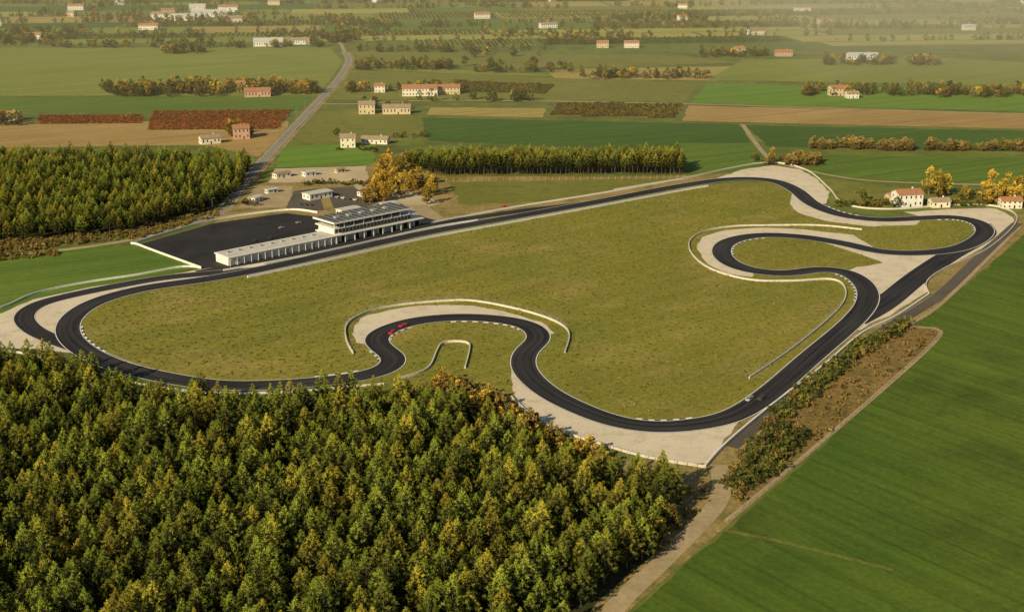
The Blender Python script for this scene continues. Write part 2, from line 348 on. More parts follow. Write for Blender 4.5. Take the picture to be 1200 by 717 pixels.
# ---------------------------------------------------------------- vegetation templates
def tri_cloud(centers,radii,nper,blen,bw,upbias,tones):
    C=np.repeat(centers,nper,0); n=len(C)
    d=rng.normal(size=(n,3)); d[:,2]+=upbias; d/=np.linalg.norm(d,axis=1,keepdims=True)
    r=rng.normal(size=(n,3)); s=np.cross(d,r); s/=np.maximum(np.linalg.norm(s,axis=1,keepdims=True),1e-6)
    base=C+d*np.repeat(radii,nper)[:,None]*rng.uniform(0.0,0.55,(n,1))
    L=(blen*rng.uniform(0.6,1.3,(n,1))); w=bw*rng.uniform(0.7,1.3,(n,1))
    a=base-s*w; b=base+s*w; c=base+d*L
    V=np.stack([a,b,c],1).reshape(-1,3)
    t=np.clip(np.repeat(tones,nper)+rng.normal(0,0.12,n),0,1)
    return V,t
def tree_obj(name,parts,V,tone,leafk):
    base=parts; nv=len(base.v); V=V.tolist()
    vs=base.v+V; fs=list(base.f)+[[nv+3*i,nv+3*i+1,nv+3*i+2] for i in range(len(V)//3)]
    me=bpy.data.meshes.new(name); me.from_pydata(vs,[],fs)
    for k in base.mats: me.materials.append(M[k])
    me.materials.append(M[leafk]); li=len(base.mats)
    me.polygons.foreach_set('material_index',base.m+[li]*(len(V)//3))
    at=me.attributes.new('tone','FLOAT','FACE'); at.data.foreach_set('value',np.r_[np.zeros(len(base.f)),tone].astype(np.float32))
    me.update(); return bpy.data.objects.new(name,me)
def make_pine(i,leafk,hgt=13.0,rad=3.6,low=0.2):
    mb=MB(); hgt*=random.uniform(0.85,1.15)
    mb.tube((0,0,0),(0.1,0,hgt*0.55),0.2,0.13,6,'bark'); mb.tube((0.1,0,hgt*0.55),(0,0.1,hgt*0.99),0.13,0.03,5,'bark')
    C=[];T=[];Rr=[]
    nw=11
    for w in range(nw):
        f=w/(nw-1); z=hgt*(low+(0.93-low)*f)
        prof=(1-f)**0.85*(0.6+0.4*min(1,f*5))
        n=int(7-2.5*f)
        a0=random.uniform(0,6.28)
        for q in range(n):
            a=a0+q*6.283/n+random.uniform(-.2,.2); L=rad*prof*random.uniform(0.65,1.3)+0.4
            rise=L*random.uniform(0.3,0.65)
            p=(0,0,z); e=(math.cos(a)*L,math.sin(a)*L,z+rise)
            if f<0.75: mb.tube(p,e,0.05,0.02,3,'bark')
            k=max(1,int(L/0.7))
            for j in range(k):
                t=(j+1)/k; t=0.25+0.75*t
                C.append((e[0]*t+random.gauss(0,.1),e[1]*t+random.gauss(0,.1),z+rise*t**1.5+random.gauss(0,.08)))
                T.append(-0.1+1.1*t*t*(0.35+0.65*f)+random.gauss(0,0.1)); Rr.append(0.3)  # yellow tips, plus crown shade painted in: darker inside and low down
    for q in range(3): C.append((0,0,hgt*(0.95+0.03*q))); T.append(1.0); Rr.append(0.25)
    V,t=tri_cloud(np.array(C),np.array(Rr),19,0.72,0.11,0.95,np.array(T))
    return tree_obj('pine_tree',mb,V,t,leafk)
def make_broad(leafk,hgt=11,rw=4,nclump=26,bark='bark',shape=1.0,trunk=0.28,per=60,bl=0.5):
    mb=MB(); mb.tube((0,0,0),(0,0,hgt*0.5),0.28*hgt/11,0.16*hgt/11,6,bark)
    C=[];T=[];Rr=[]
    for q in range(nclump):
        a=random.uniform(0,6.28); f=random.random()
        z=hgt*(trunk+(0.93-trunk)*f); env=math.sin(math.pi*min(1,(0.15+0.85*f))**shape)**0.7
        r=rw*env*math.sqrt(random.uniform(0.15,1)); c=(math.cos(a)*r,math.sin(a)*r,z)
        if q%2==0: mb.tube((0,0,max(0.3,z*0.55)),c,0.09,0.03,4,bark)
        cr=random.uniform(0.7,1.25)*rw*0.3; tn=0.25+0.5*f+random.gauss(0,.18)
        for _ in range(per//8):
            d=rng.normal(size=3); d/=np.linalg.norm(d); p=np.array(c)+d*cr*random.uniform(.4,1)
            C.append(p);T.append(tn+0.15*d[2]);Rr.append(0.3)  # shading put into tone: lighter at the top and on upper clump sides
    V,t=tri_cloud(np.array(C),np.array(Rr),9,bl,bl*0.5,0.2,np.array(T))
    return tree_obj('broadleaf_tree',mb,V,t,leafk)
def make_shrub(leafk,h=2.2,r=1.8):
    mb=MB(); C=[];T=[];Rr=[]
    for q in range(16):
        a=random.uniform(0,6.28); rr=r*math.sqrt(random.random()); z=h*random.uniform(0.15,0.95)*(1-0.5*(rr/r)**2); c=(math.cos(a)*rr,math.sin(a)*rr,z)
        mb.tube((0,0,0),c,0.04,0.015,3,'bark'); C.append(c);T.append(random.uniform(0.1,0.9));Rr.append(0.6)
    V,t=tri_cloud(np.array(C),np.array(Rr),14,0.55,0.2,0.5,np.array(T))
    return tree_obj('shrub',mb,V,t,leafk)
def make_tuft():
    mb=MB(); C=[(random.gauss(0,.35),random.gauss(0,.35),0.05) for _ in range(5)]
    V,t=tri_cloud(np.array(C),np.full(5,.1),7,0.42,0.12,1.2,np.array([random.uniform(0.2,1) for _ in C]))
    V[:,2]=np.maximum(V[:,2],0.0)
    return tree_obj('grass_tuft',mb,V,t,'tuft')
def coll(name,objs):
    c=bpy.data.collections.new(name)
    for o in objs: c.objects.link(o)
    return c
pines=coll('pines',[make_pine(i,'pine') for i in range(9)])
pines_tall=coll('pines_tall',[make_pine(i,'pine2',17,3.6,0.40) for i in range(4)])
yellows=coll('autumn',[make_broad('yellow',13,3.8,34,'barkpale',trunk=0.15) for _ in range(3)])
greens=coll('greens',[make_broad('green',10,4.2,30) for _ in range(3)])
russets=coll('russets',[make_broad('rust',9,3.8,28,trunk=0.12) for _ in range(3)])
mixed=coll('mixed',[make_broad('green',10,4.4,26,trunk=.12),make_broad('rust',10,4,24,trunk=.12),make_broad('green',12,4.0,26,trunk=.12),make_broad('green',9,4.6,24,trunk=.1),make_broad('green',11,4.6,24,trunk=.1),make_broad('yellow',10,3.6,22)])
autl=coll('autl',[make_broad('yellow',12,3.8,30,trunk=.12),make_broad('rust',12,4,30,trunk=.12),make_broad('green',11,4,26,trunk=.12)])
shr_d=coll('shr_d',[make_shrub('rust') for _ in range(3)])
shr_g=coll('shr_g',[make_shrub('green',3,2.4) for _ in range(3)]+[make_shrub('rust',2.5,2)])
vines=coll('vines',[make_shrub('vine',1.9,1.3) for _ in range(2)])
vinesg=coll('vinesg',[make_shrub('vineg',1.9,1.3) for _ in range(2)])
orchc=coll('orchc',[make_shrub('green',3.4,2.0),make_shrub('vineg',3.2,2.0)])
tufts=coll('tufts',[make_tuft() for _ in range(4)])
def scatter(name,pts,cl,s0=0.8,s1=1.2,z=0.1):
    pts=np.array(pts); n=len(pts)
    if n==0: return
    pts=pts[rng.permutation(n)]
    me=bpy.data.meshes.new(name); me.from_pydata([(p[0],p[1],z) for p in pts],[],[])
    for nm,vals in (('rz',rng.uniform(0,6.283,n)),('sc',rng.uniform(s0,s1,n))):
        a=me.attributes.new(nm,'FLOAT','POINT'); a.data.foreach_set('value',vals.astype(np.float32))
    o=bpy.data.objects.new(name,me); scene.collection.objects.link(o)
    g=bpy.data.node_groups.new(name,'GeometryNodeTree')
    g.interface.new_socket('Geometry',in_out='INPUT',socket_type='NodeSocketGeometry'); g.interface.new_socket('Geometry',in_out='OUTPUT',socket_type='NodeSocketGeometry')
    gi=g.nodes.new('NodeGroupInput'); go=g.nodes.new('NodeGroupOutput'); ip=g.nodes.new('GeometryNodeInstanceOnPoints')
    ci=g.nodes.new('GeometryNodeCollectionInfo'); ci.inputs['Collection'].default_value=cl; ci.inputs['Separate Children'].default_value=True; ci.inputs['Reset Children'].default_value=True
    ip.inputs['Pick Instance'].default_value=True
    def na(nm):
        x=g.nodes.new('GeometryNodeInputNamedAttribute'); x.data_type='FLOAT'; x.inputs['Name'].default_value=nm; return x.outputs['Attribute']
    cr=g.nodes.new('ShaderNodeCombineXYZ'); g.links.new(na('rz'),cr.inputs[2]); 
    e2r=g.nodes.new('FunctionNodeEulerToRotation'); g.links.new(cr.outputs[0],e2r.inputs[0])
    cs=g.nodes.new('ShaderNodeCombineXYZ'); sc=na('sc')
    for i in range(3): g.links.new(sc,cs.inputs[i])
    g.links.new(gi.outputs[0],ip.inputs['Points']); g.links.new(ci.outputs[0],ip.inputs['Instance'])
    g.links.new(e2r.outputs[0],ip.inputs['Rotation']); g.links.new(cs.outputs[0],ip.inputs['Scale']); g.links.new(ip.outputs[0],go.inputs[0])
    md=o.modifiers.new('instances','NODES'); md.node_group=g
    return o
def inside(P,poly):
    poly=np.array(poly); x,y=P[:,0],P[:,1]; r=np.zeros(len(P),bool); j=len(poly)-1
    for i in range(len(poly)):
        xi,yi=poly[i];xj,yj=poly[j]
        c=((yi>y)!=(yj>y))&(x<(xj-xi)*(y-yi)/((yj-yi) if yj!=yi else 1e-9)+xi); r^=c; j=i
    return r
def fill(polypx,sp,jit=0.35,rot=0.6,world=False):
    w=np.array(polypx if world else GL(polypx)); c=w.mean(0); R=np.abs(w-c).max()*1.5
    n=int(2*R/sp)+1; gx,gy=np.meshgrid(np.arange(n)*sp-R,np.arange(n)*sp-R); P=np.c_[gx.ravel(),gy.ravel()]
    P=np.c_[P[:,0]*math.cos(rot)-P[:,1]*math.sin(rot),P[:,0]*math.sin(rot)+P[:,1]*math.cos(rot)]+c
    P+=rng.normal(0,sp*jit,P.shape)*0.7
    return P[inside(P,w)]
def mindist(P,R):
    out=np.empty(len(P))
    for i in range(0,len(P),2000):
        q=P[i:i+2000]; out[i:i+2000]=np.sqrt(((q[:,None,:]-R[None])**2).sum(2)).min(1)
    return out
ff=[(-180,440),(0,436),(80,446),(160,468),(260,482),(340,481),(430,474),(500,478),(560,505),(620,538),(700,566),(780,586),(792,602),(765,650),(700,705),(640,790),(560,900),(-250,900)]
flat('forest_ground',ff,0.13,'forestfloor')
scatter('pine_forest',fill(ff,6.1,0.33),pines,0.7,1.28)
lf=[(-260,192),(0,188),(150,188),(296,196),(285,222),(250,246),(150,272),(0,285),(-260,300)]
flat('forest_ground',lf,0.10,'forestfloor')
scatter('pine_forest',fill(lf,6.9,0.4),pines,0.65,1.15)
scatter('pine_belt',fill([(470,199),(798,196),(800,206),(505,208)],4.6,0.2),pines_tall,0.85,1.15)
sp=[(1062,384),(1100,389),(1084,408),(958,518),(905,500),(960,455),(1010,408)]
scatter('dry_shrubs',fill(sp,4.2,0.5),shr_d,0.25,0.9)
scatter('hedge_thicket',np.vstack([fill([(905,490),(935,500),(945,515),(900,560),(862,590),(850,575),(868,540)],3.0,0.5),fill([(1062,378),(1000,408),(960,440),(905,485),(925,492),(1010,416),(1066,384)],3.0,0.5)]),shr_g,0.7,1.7)
scatter('ditch_trees',fill([(868,545),(900,505),(925,500),(900,545),(866,578)],8,0.5),mixed,0.4,0.65)
scatter('verge_shrubs',fill([(790,575),(835,560),(835,590),(740,680),(725,690),(780,640)],5,0.5),shr_d,0.3,0.9)
scatter('autumn_shrubs',fill([(490,460),(520,450),(560,456),(600,480),(650,512),(720,545),(700,560),(620,535),(560,503),(510,478)],3.6,0.5),coll('sa',[make_broad('yellow',7,2.8,20,trunk=.1),make_shrub('rust',3,2.4),make_broad('rust',7,2.8,20,trunk=.1)]),0.5,1.2)
scatter('autumn_edge_trees',fill([(770,575),(795,580),(800,605),(775,645),(765,640),(780,605)],5,0.5),autl,0.5,0.9)
scatter('edge_shrubs',fill([(-60,285),(60,282),(70,300),(0,306),(-60,310)],4,0.5),shr_d,0.6,1.4)
scatter('forest_edge_shrubs',fill([(0,284),(150,271),(250,245),(262,246),(255,255),(160,281),(0,294)],4,0.5),shr_d,0.5,1.2)
def rows(poly,sp,along,rot): 
    w=np.array(GL(poly)); c=w.mean(0); R=np.abs(w-c).max()*1.5
    a,b=np.meshgrid(np.arange(-R,R,along),np.arange(-R,R,sp)); P=np.c_[a.ravel(),b.ravel()]
    P=np.c_[P[:,0]*math.cos(rot)-P[:,1]*math.sin(rot),P[:,0]*math.sin(rot)+P[:,1]*math.cos(rot)]+c
    P+=rng.normal(0,0.15,P.shape); return P[inside(P,w)]
scatter('red_vineyard',np.vstack([rows([(45,136),(166,135),(166,145),(45,146)],10,1.8,0.05),rows([(180,132),(342,130),(325,153),(172,154)],10,1.8,0.05)]),vines,0.8,1.3)
scatter('vineyard',np.vstack([rows([(655,121),(800,123),(790,139),(645,136)],11,2,0.05),rows([(530,95),(650,100),(640,110),(540,108)],10,2.2,0.05)]),vinesg,0.8,1.3)
def band(x0,x1,y,n,dy=2.0): return [G(random.uniform(x0,x1),y+random.uniform(-dy,dy)) for _ in range(n)]
scatter('distant_grove',band(120,260,109,70,5)+band(415,530,80,80,3)+band(345,420,48,60,3)+band(0,60,50,35,2)+band(190,240,62,30,2)+band(680,745,90,24,2)+band(540,640,62,20,6)+band(940,1120,110,80,3)+band(820,900,66,34,2)+band(540,675,84,24,2)+band(380,470,30,50,3)+band(640,740,50,40,3)+band(100,300,24,110,4)+band(0,100,40,50,3)+band(960,1100,75,50,2)+band(400,440,108,10,2)+band(690,830,92,30,1.5)+band(480,620,118,16,1.5)+band(1100,1200,112,30,3)+band(0,30,146,8,2)+band(420,560,60,40,2)+band(415,540,106,26,1.5)+band(420,480,128,10,1.5)+band(60,380,56,60,1.2),mixed,0.65,1.25)
scatter('autumn_tree_line',band(200,372,107,130,4)+band(120,200,109,30,3)+band(250,300,160,8,3),autl,0.7,1.3)
scatter('hedgerow',band(950,1020,174,36,2)+band(1030,1070,176,20,1.5)+band(1080,1200,176,44,1.5)+band(895,960,192,34,3)+band(1110,1200,110,30,2),russets,0.6,1.1)
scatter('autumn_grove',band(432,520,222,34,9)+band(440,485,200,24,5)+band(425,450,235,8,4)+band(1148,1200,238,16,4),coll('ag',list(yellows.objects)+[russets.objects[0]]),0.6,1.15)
scatter('trackside_bushes',band(975,1050,240,30,3)+band(1110,1150,240,14,2)+band(395,440,178,8,3)+band(460,500,160,10,2)+band(350,430,216,16,1.5)+band(1130,1200,228,20,2)+band(265,300,240,8,3),shr_g,0.8,1.6)
pts=[]
for a,b in hedges:
    L=math.dist(a,b); n=int(L/random.uniform(6,16))
    pts+=[(a[0]+(b[0]-a[0])*t+random.gauss(0,2),a[1]+(b[1]-a[1])*t+random.gauss(0,2)) for t in [random.random() for _ in range(n)]]
for _ in range(170):
    c=(random.uniform(-1800,1800),random.uniform(1850,6000)); pts+=[(c[0]+random.gauss(0,35),c[1]+random.gauss(0,14)) for _ in range(random.randint(8,34))]
farms=[(random.uniform(-1500,1500),random.uniform(1980,5200)) for _ in range(70)]
for c in farms: pts+=[(c[0]+random.gauss(0,28),c[1]+16+abs(random.gauss(0,14))) for _ in range(random.randint(6,16))]
scatter('distant_trees',pts,mixed,0.55,1.2)
scatter('orchard',orch,orchc,0.7,1.2)
def tree(px,py,cl,s):
    src=random.choice(list(cl.objects)); x,y=G(px,py); o=bpy.data.objects.new(src.name.split('.')[0],src.data); o.location=(x,y,0.1); o.scale=(s,s,s); o.rotation_euler[2]=random.uniform(0,6); scene.collection.objects.link(o)
for p in ((1088,228,1.5),(1098,232,1.5),(1106,230,1.3),(1130,236,0.9),(1150,238,1.1),(1160,232,1.5),(1170,240,1.2),(1178,236,1.5),(1192,236,1.4),(1205,238,1.2),(905,190,0.9),(455,236,1.1),(500,240,1.1),(470,232,1.3)): tree(p[0],p[1],yellows,p[2])
for p in ((585,52,1.0),(625,82,1.6),(545,78,1.3),(575,80,1.3),(662,84,1.2),(1050,245,0.8),(1010,236,0.9),(1125,238,0.7),(395,160,0.7),(885,192,0.9)): tree(p[0],p[1],greens,p[2])
inf=GL(INF)
P=fill(inf,3.2,0.6,0.3,True); ok=(mindist(P,R0)>8)&(mindist(P,Rs)>9)
for k,p in grav.items(): ok&=~inside(P,GL(p))
scatter('grass_tufts',P[ok],tufts,0.4,1.3,0.15)
# ---------------------------------------------------------------- barriers & fences
def wall(name,R,h,th,k,z0=0.1):
    nn=normals(R,False); mb=MB(); n=len(R)
    for i in range(n-1):
        a=R[i]+nn[i]*th/2;b=R[i+1]+nn[i+1]*th/2;c=R[i+1]-nn[i+1]*th/2;d=R[i]-nn[i]*th/2
        A=[(q[0],q[1],z0) for q in (a,b,c,d)]; B=[(q[0],q[1],z0+h) for q in (a,b,c,d)]
        mb.face([B[3],B[2],B[1],B[0]],k); mb.face([A[0],B[0],B[1],A[1]],k); mb.face([A[2],B[2],B[3],A[3]],k)
        if i==0: mb.face([A[0],A[3],B[3],B[0]],k)
        if i==n-2: mb.face([A[1],B[1],B[2],A[2]],k)
    return mb.obj(name)
def fence(name,R,h=2.6,k='steel',th=0.05,rails=3):
    mb=MB(); n=len(R)
    for i in range(n):
        x,y=R[i]; mb.box(x-th,x+th,y-th,y+th,0.05,h,k)
    for i in range(n-1):
        for q in range(rails):
            z=h*(q+1)/rails-0.05; mb.tube((R[i][0],R[i][1],z),(R[i+1][0],R[i+1][1],z),0.03,0.03,3,k)
    return mb.obj(name)
B1=[(414,415),(406,400),(407,380),(432,366),(470,358),(530,353),(560,354),(610,364),(650,377),(667,391),(662,414)]
wall('safety_barrier',line(B1),1.0,0.5,'concrete'); fence('catch_fence',line(B1,5),2.8)
B2=[(462,446),(500,434),(512,412),(520,402),(548,402),(550,412),(545,432)]
wall('safety_barrier',line(B2,3),1.0,0.5,'concrete')
B3=[(878,444),(925,412),(965,380),(988,356),(990,338),(975,328),(930,330),(880,329),(835,317),(812,300),(808,284),(825,272),(860,266),(900,265),(960,265),(1010,270)]
wall('safety_barrier',line(B3,3),1.0,0.5,'concrete')
fence('catch_fence',line([(878,444),(925,412),(965,380),(988,356)],5),2.6)
B4=[(600,470),(640,502),(700,523),(760,540),(826,551)]
fence('catch_fence',line(B4,3.5),2.4,'wood',0.09)
wall('safety_barrier',line([(599,466),(640,499),(700,520),(760,537),(826,548)],4),0.9,0.4,'concrete')
B5=[(826,548),(850,522),(900,480),(960,434),(1010,392),(1050,372),(1089,346),(1086,331),(1110,314),(1160,291),(1192,258),(1170,243),(1120,241),(1040,246),(990,240),(972,222),(945,200),(905,191),(860,197),(800,210),(720,223)]
wall('safety_barrier',line(B5[:7],4,0),1.2,0.7,'white')
wall('safety_barrier',line(B5[6:],4,1),1.0,0.5,'concrete')
wall('safety_barrier',line([(-60,410),(0,411),(50,420),(110,438),(180,454),(260,462),(340,460),(400,455),(450,451)],4),0.9,0.4,'concrete')
wall('safety_barrier',line([(-60,371),(0,362),(40,345),(100,332),(160,323),(215,313),(236,315)],4),1.0,0.5,'white')
wall('pit_wall',line([(290,326),(400,302.5),(500,280),(600,261.5),(700,243),(800,224),(830,219)],5,0),1.2,0.6,'white')
wall('pit_wall',line([(262,318),(330,306),(400,291.5),(500,269),(560,259)],5,0),1.1,0.5,'white')
wall('safety_barrier',line([(505,262),(600,244),(700,228),(800,210)],5,0),1.0,0.5,'white')
wall('paddock_wall',line([(236,315),(163,288),(163,284),(250,259),(335,247),(372,250)],4,0),1.2,0.4,'white')
fence('perimeter_fence',line([(515,213),(600,212),(700,211),(802,209)],5,0),2.6,'wood',0.14)
fence('perimeter_fence',line([(1196,268),(1110,353),(1070,381)],5,0),1.6,'wood',0.08,2)
fence('perimeter_fence',line([(1100,388),(1086,409),(962,520),(852,612)],5,0),1.6,'wood',0.08,2)
fence('road_fence',line([(270,248),(293,217),(337,168),(378,122)],5,0),1.2,'steel',0.06,2)
# ---------------------------------------------------------------- buildings
def empty(name,x,y,rot):
    e=bpy.data.objects.new(name,None); e.location=(x,y,0.1); e.rotation_euler[2]=rot; e.empty_display_size=2; scene.collection.objects.link(e); return e
def house(px,py,w,d,h,rot=0.2,wallk='cream',roofk='tile',name='farmhouse',floors=2,chim=True,rh=None,at=None):
    x,y=at if at else G(px,py); e=empty(name,x,y,rot); rh=rh or d*0.22
    mb=MB(); mb.box(-w/2,w/2,-d/2,d/2,-0.1,h,wallk)
    for sx in(-1,1):
        p=[(sx*w/2,-d/2,h),(sx*w/2,d/2,h),(sx*w/2,0,h+rh)]; mb.face(p if sx>0 else p[::-1],wallk)
    mb.obj('walls',e)
    mb=MB(); o=0.6; t=0.25; zo=h-rh*o/(d/2)+0.02
    for s in(-1,1):
        a=(-w/2-o,s*(d/2+o),zo);b=(w/2+o,s*(d/2+o),zo);c=(w/2+o,0,h+rh+0.02);dd=(-w/2-o,0,h+rh+0.02)
        up=lambda q:(q[0],q[1],q[2]+t)
        for f in ([up(a),up(b),up(c),up(dd)],[a,b,up(b),up(a)],[a,dd,c,b],[a,up(a),up(dd),dd],[b,c,up(c),up(b)]): mb.face(f if s<0 else f[::-1],roofk)
    mb.obj('roof',e)
    mb=MB(); n=max(2,int(w/3.2)); fh=h/floors
    for fl in range(floors):
        for i in range(n):
            cx=-w/2+(i+0.5)*w/n; z=fl*fh+0.35*fh
            dr=(fl==0 and i==n//2)
            for s in(-1,1):
                y0=s*d/2; mb.box(cx-0.5,cx+0.5,min(y0,y0+s*.06),max(y0,y0+s*.06),0.05 if dr else z,(2.2 if dr else z+fh*0.42),'opening' if dr else 'glass')
        for s in(-1,1):
            for cy in(-d/4,d/4):
                x0=s*w/2; mb.box(min(x0,x0+s*.06),max(x0,x0+s*.06),cy-0.5,cy+0.5,fl*fh+0.35*fh,fl*fh+0.77*fh,'glass')
    mb.obj('windows',e)
    if chim:
        mb=MB(); mb.box(w*0.2,w*0.2+0.8,0.6,1.3,h,h+rh+1.1,wallk); mb.obj('chimney',e)
for a in [(408,172,12,11,8,0.1,'cream','tile2'),(440,168,22,9,4,-0.15,'cream','tile2','farm_shed',1),(283,162,13,11,9,0.3,'redwall','tile'),(246,168,16,9,5,0.5,'cream','tile2','farm_shed',1),
 (430,133,15,12,9,0.1,'ochre','tile2'),(465,133,26,12,6,0.05,'ochre','tile2','barn',1),(492,112,36,14,8,0.08,'cream','tile'),(523,110,28,12,7,0.08,'ochre','tile'),(445,108,11,10,7,0.1,'cream','tile'),
 (285,106,16,11,8,0.2,'ochre','tile'),(302,113,26,12,6,0.2,'redwall','tile','barn',1),(315,54,40,18,7,0.1,'wallwhite','lightroof','barn',1),(352,52,26,14,6,0.1,'wallwhite','tile2','barn',1),
 (1062,241,17,11,8.5,0.2,'wallwhite','tile'),(1100,242,12,8,4,0.1,'cream','tile2','farm_shed',1),(1046,238,8,8,5,0.2,'ochre','tile2','farm_shed',1),(1183,243,13,8,5,0,'cream','tile'),
 (980,112,15,11,8,0.2,'ochre','tile'),(998,115,12,9,5,0.1,'cream','tile2'),(12,141,18,10,6,0,'cream','tile'),(-6,142,12,10,8,0,'wallwhite','tile'),
 (245,20,60,20,8,0.2,'wallwhite','lightroof','warehouse',1),(215,24,40,18,7,0.1,'cream','lightroof','warehouse',1),(268,14,36,16,9,0,'wallwhite','tile'),(190,22,34,16,8,0,'wallwhite','tile2'),(275,26,24,14,7,0.3,'cream','tile2'),(232,12,30,14,8,0.1,'cream','lightroof','warehouse',1),(565,22,26,14,8,0.2,'cream','tile'),(1010,70,38,12,6,0,'wallwhite','lightroof','barn',1),
 (1078,72,24,10,6,0,'cream','tile'),(918,66,22,10,6,0,'redwall','tile'),(740,56,20,12,7,0,'cream','tile'),(706,56,16,12,7,0,'ochre','tile'),(866,62,14,10,6,0,'ochre','tile'),(940,14,30,14,8,0,'cream','tile'),(90,12,30,14,8,0,'cream','tile'),(40,46,24,12,7,0,'cream','tile'),(175,35,30,14,7,0,'cream','tile')]:
    house(*a)
for c in farms:
    house(0,0,random.uniform(14,30),random.uniform(9,13),random.uniform(5,8),random.uniform(-.4,.4),random.choice(['cream','ochre','wallwhite']),random.choice(['tile','tile2','tile2','lightroof']),chim=False,at=c)
A=np.array(G(268,312)); B=np.array(G(392,285)); C2=np.array(G(494,264.5)); u=(C2-A); rot=math.atan2(u[1],u[0]); L1=float(np.linalg.norm(B-A)); L2=float(np.linalg.norm(C2-B))
e=empty('pit_garages',A[0],A[1],rot)
mb=MB(); D=13
mb.box(0,L1-0.02,0,D,-0.1,4.6,'wallwhite'); mb.obj('walls',e)
mb=MB(); mb.box(-0.6,L1-0.05,-1.8,D+0.6,4.62,5.1,'wallwhite'); mb.box(0.4,L1-1,0,D-0.6,5.1,5.16,'lightroof'); mb.box(2,L1-2,4,4.4,5.16,5.9,'white')
for i in range(9): mb.box(4+i*7,5.6+i*7,7,8.4,5.16,6.0,'steel')
mb.obj('roof',e)
mb=MB(); n=16
for i in range(n):
    x0=L1*i/n+0.9; x1=L1*(i+1)/n-0.9
    mb.box(x0,x1,-0.08,0,0,2.9,'lightroof' if i%4 else 'steel'); mb.box(x0,x1,D,D+0.08,0,3.5,'steel')
mb.obj('garage_doors',e)
mb=MB()
for i in range(n+1):
    x=min(L1*i/n+0.2,L1-0.5); mb.box(x-0.15,x+0.15,-1.7,-1.4,-0.1,4.62,'white')
mb.obj('columns',e)
e=empty('pit_building',B[0],B[1],rot); D=17; L=L2
mb=MB(); mb.box(0,L,0,D,-0.1,4.4,'wallwhite'); mb.box(-1,L+1,-3,D+0.6,4.4,5.0,'white'); mb.box(1.5,L-6,1.5,D-0.5,5.0,8.3,'glass'); mb.box(-1,L-3,-2,D+0.5,8.3,8.9,'white'); mb.box(3,L-14,2,D-2,8.9,11.8,'glass')
mb.box(0.8,1.5,1.2,D-0.3,5.0,8.3,'wallwhite'); mb.box(L-12,L-6,D-6,D,5.0,12.0,'wallwhite'); mb.obj('storeys',e)
mb=MB(); mb.box(-1.5,L-8,-2.5,D+1.5,11.8,12.5,'darkroof'); mb.box(-1.8,L-7.7,-2.8,-2.5,11.7,12.7,'white'); mb.box(-1.8,-1.5,-2.5,D+1.5,11.7,12.7,'white')
for i in range(5): mb.box(6+i*9,9+i*9,6,9,12.5,13.4,'steel')
for i in range(14): mb.box(L*i/15,L*i/15+0.12,-2.4,D+1.4,12.5,12.6,'steel') if L*i/15<L-9 else None
mb.obj('roof',e)
mb=MB()
for i in range(14):
    x0=L*i/14+0.5; mb.box(x0,x0+L/14-1,-0.08,0,0,3.4,'opening' if i%2 else 'steel')
mb.obj('garage_doors',e)
mb=MB()
for i in range(22):
    x=1.5+(L-7.5)*i/22; mb.box(x,x+0.22,1.42,1.5,5.0,8.3,'white')
    if x<L-15: mb.box(x+1.5,x+1.72,1.92,2.0,8.9,11.8,'white')
mb.obj('mullions',e)
mb=MB()
for z,x1 in ((5.0,L+0.9),(8.9,L-3.1)):
    y0=-2.9 if z<6 else -1.9
    for i in range(30): 
        x=-0.9+(x1+0.9)*i/29; mb.box(x-.04,x+.04,y0,y0+.08,z,z+1.1,'steel')
    mb.box(-0.95,x1,y0-.01,y0+.09,z+1.1,z+1.18,'steel')
for i in range(9):
    x=-0.8+(L-9)*i/8; mb.box(x-.15,x+.15,-2.2,-1.9,8.9,11.8,'white'); mb.box(x-.2,x+.2,-2.7,-2.3,-0.1,4.4,'white')
mb.obj('railings',e)
for a in [(372,232,18,9,4,rot,'wallwhite','lightroof'),(408,250,14,7,3.2,rot,'cream','lightroof'),(330,208,12,6,3.5,rot,'cream','tile2'),(362,206,9,5,3,rot,'wallwhite','lightroof'),(300,236,9,5,3,rot+.4,'cream','lightroof'),(430,229,12,6,3.2,rot,'wallwhite','darkroof'),(455,243,10,5,3,rot,'cream','lightroof'),(318,226,8,4,2.6,rot,'wallwhite','lightroof'),(398,202,7,4,2.6,rot,'ochre','tile2')]:
    house(*a,'paddock_cabin',1,False,0.4)
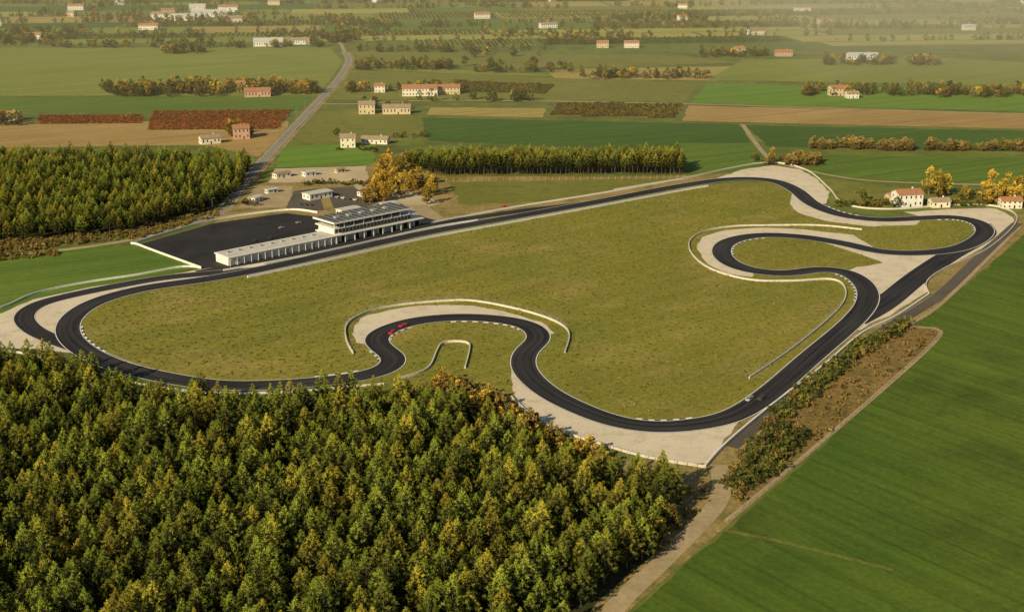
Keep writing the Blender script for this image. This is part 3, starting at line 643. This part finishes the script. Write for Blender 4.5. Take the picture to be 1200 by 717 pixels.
# ---------------------------------------------------------------- cars
def car(px,py,paint,flip=False,R=R0,off=0,wing=True,name='race_car',z=0.25):
    i=idx(px,py,R); t=R[(i+1)%len(R)]-R[i-1]; a=math.atan2(t[1],t[0])+(math.pi if flip else 0)+off
    x,y=G(px,py); e=empty(name,x,y,a); e.location.z=z
    S=[(-2.2,.8,.3,.72,.62,.78),(-1.6,.94,.2,.86,.62,.92),(-1.0,.96,.18,.88,.55,1.06),(-.3,.94,.18,.86,.52,1.22),(.35,.93,.18,.84,.5,1.16),(1.0,.94,.18,.78,.62,.83),(1.7,.93,.2,.68,.6,.71),(2.2,.78,.26,.48,.5,.5)]
    mb=MB(); rings=[]
    for (X,hw,zb,zs,hr,zr) in S:
        b=len(mb.v); mb.v+=[(X,-hw*.9,zb),(X,-hw,(zb+zs)/2),(X,-hw*.95,zs),(X,-hr,zr),(X,hr,zr),(X,hw*.95,zs),(X,hw,(zb+zs)/2),(X,hw*.9,zb)]; rings.append(b)
    for q in range(len(S)-1):
        for j in range(8):
            k2=(j+1)%8; g=(j in(2,4) and 1<=q<=4) or (j==3 and q in(4,1))
            mb.f.append([rings[q]+j,rings[q]+k2,rings[q+1]+k2,rings[q+1]+j][::-1]); mb.m.append(mb.mi('glass' if g else paint))
    mb.f.append([rings[0]+j for j in range(8)]); mb.m.append(mb.mi('rubber')); mb.f.append([rings[-1]+j for j in range(8)][::-1]); mb.m.append(mb.mi(paint))
    mb.obj('body',e)
    mb=MB()
    for X in(-1.4,1.35):
        for s in(-1,1): mb.tube((X,s*.72,.33),(X,s*.99,.33),.33,.33,14,'rubber'); mb.tube((X,s*.985,.33),(X,s*1.0,.33),.19,.19,8,'silver')
    mb.obj('wheels',e)
    if wing:
        mb=MB(); mb.box(-2.25,-1.95,-.85,.85,1.12,1.17,paint)
        for s in(-.6,.6): mb.box(-2.15,-2.0,s-.03,s+.03,.78,1.12,'rubber')
        mb.obj('wing',e)
car(459,391,'red'); car(472,383,'red'); car(878,469,'silver'); car(892,468,'kerbdark')
for p in ((300,283),(318,280),(350,262),(330,268)): car(p[0],p[1],random.choice(['kerbdark','silver']),R=Rp,wing=False,name='parked_car',z=.18)
car(592,243,'red',R=Rp,wing=False,name='parked_car',z=.15)
for p in ((352,240),(358,240.5),(364,241),(395,232),(402,233),(409,234),(416,235)): car(p[0],p[1],random.choice(['white','silver','kerbdark']),R=Rp,off=1.5,wing=False,name='parked_car',z=.15)
def lamp(x,y,r):
    mb=MB(); mb.tube((0,0,0),(0,0,8),.1,.06,6,'steel'); mb.tube((0,0,7.9),(1.6,0,8.3),.05,.04,5,'steel'); mb.box(1.4,2.1,-.15,.15,8.25,8.4,'steel'); mb.obj('street_lamp',loc=(x,y,.1),rot=r)
nn=normals(RR,False)
for i in range(6,len(RR)-60,9): lamp(RR[i][0]+nn[i][0]*6,RR[i][1]+nn[i][1]*6,0)
# ---------------------------------------------------------------- haze over the plain, plus an added golden glow volume
def haze(name,x0,x1,y0,y1,z1,dens,col,an=0.0):
    m=bpy.data.materials.new(name); m.use_nodes=True; nt=m.node_tree; nt.nodes.remove(nt.nodes['Principled BSDF'])
    v=nt.nodes.new('ShaderNodeVolumeScatter'); v.inputs['Color'].default_value=rgba(col); v.inputs['Density'].default_value=dens; v.inputs['Anisotropy'].default_value=an
    nt.links.new(v.outputs[0],nt.nodes['Material Output'].inputs['Volume']); M[name]=m
    mb=MB(); mb.box(x0,x1,y0,y1,-2,z1,name); mb.obj(name)
haze('haze',-9000,9000,900,14000,120,0.00019,(1,0.92,0.60))
haze('flare_glow_volume',330,8000,1350,13000,80,0.00062,(1,0.93,0.56))  # added volume, imitates the golden flare glow at upper right
# ---------------------------------------------------------------- camera, light, sky
cam=bpy.data.cameras.new('camera'); co=bpy.data.objects.new('camera',cam); scene.collection.objects.link(co)
co.location=(0,0,H); co.rotation_euler=(math.pi/2-TH,0,0); cam.sensor_width=36; cam.lens=36*F/1200; cam.clip_end=40000; cam.clip_start=1; scene.camera=co
EL=math.radians(28); toS=Vector((-0.56,-0.76,0)).normalized()*math.cos(EL); toS.z=math.sin(EL)
sl=bpy.data.lights.new('sun','SUN'); sl.energy=5; sl.angle=math.radians(0.5); sl.color=(1,0.85,0.53); so=bpy.data.objects.new('sun',sl); scene.collection.objects.link(so)
so.rotation_euler=toS.to_track_quat('Z','Y').to_euler()
w=bpy.data.worlds.new('World'); scene.world=w; w.use_nodes=True; nt=w.node_tree; bg=nt.nodes['Background']; sk=nt.nodes.new('ShaderNodeTexSky'); sk.sky_type='NISHITA'; sk.sun_disc=False
sk.sun_elevation=EL; sk.sun_rotation=math.atan2(toS.x,toS.y); nt.links.new(sk.outputs[0],bg.inputs[0]); bg.inputs[1].default_value=0.06
scene.view_settings.view_transform='Standard'; scene.view_settings.look='None'; scene.view_settings.exposure=0
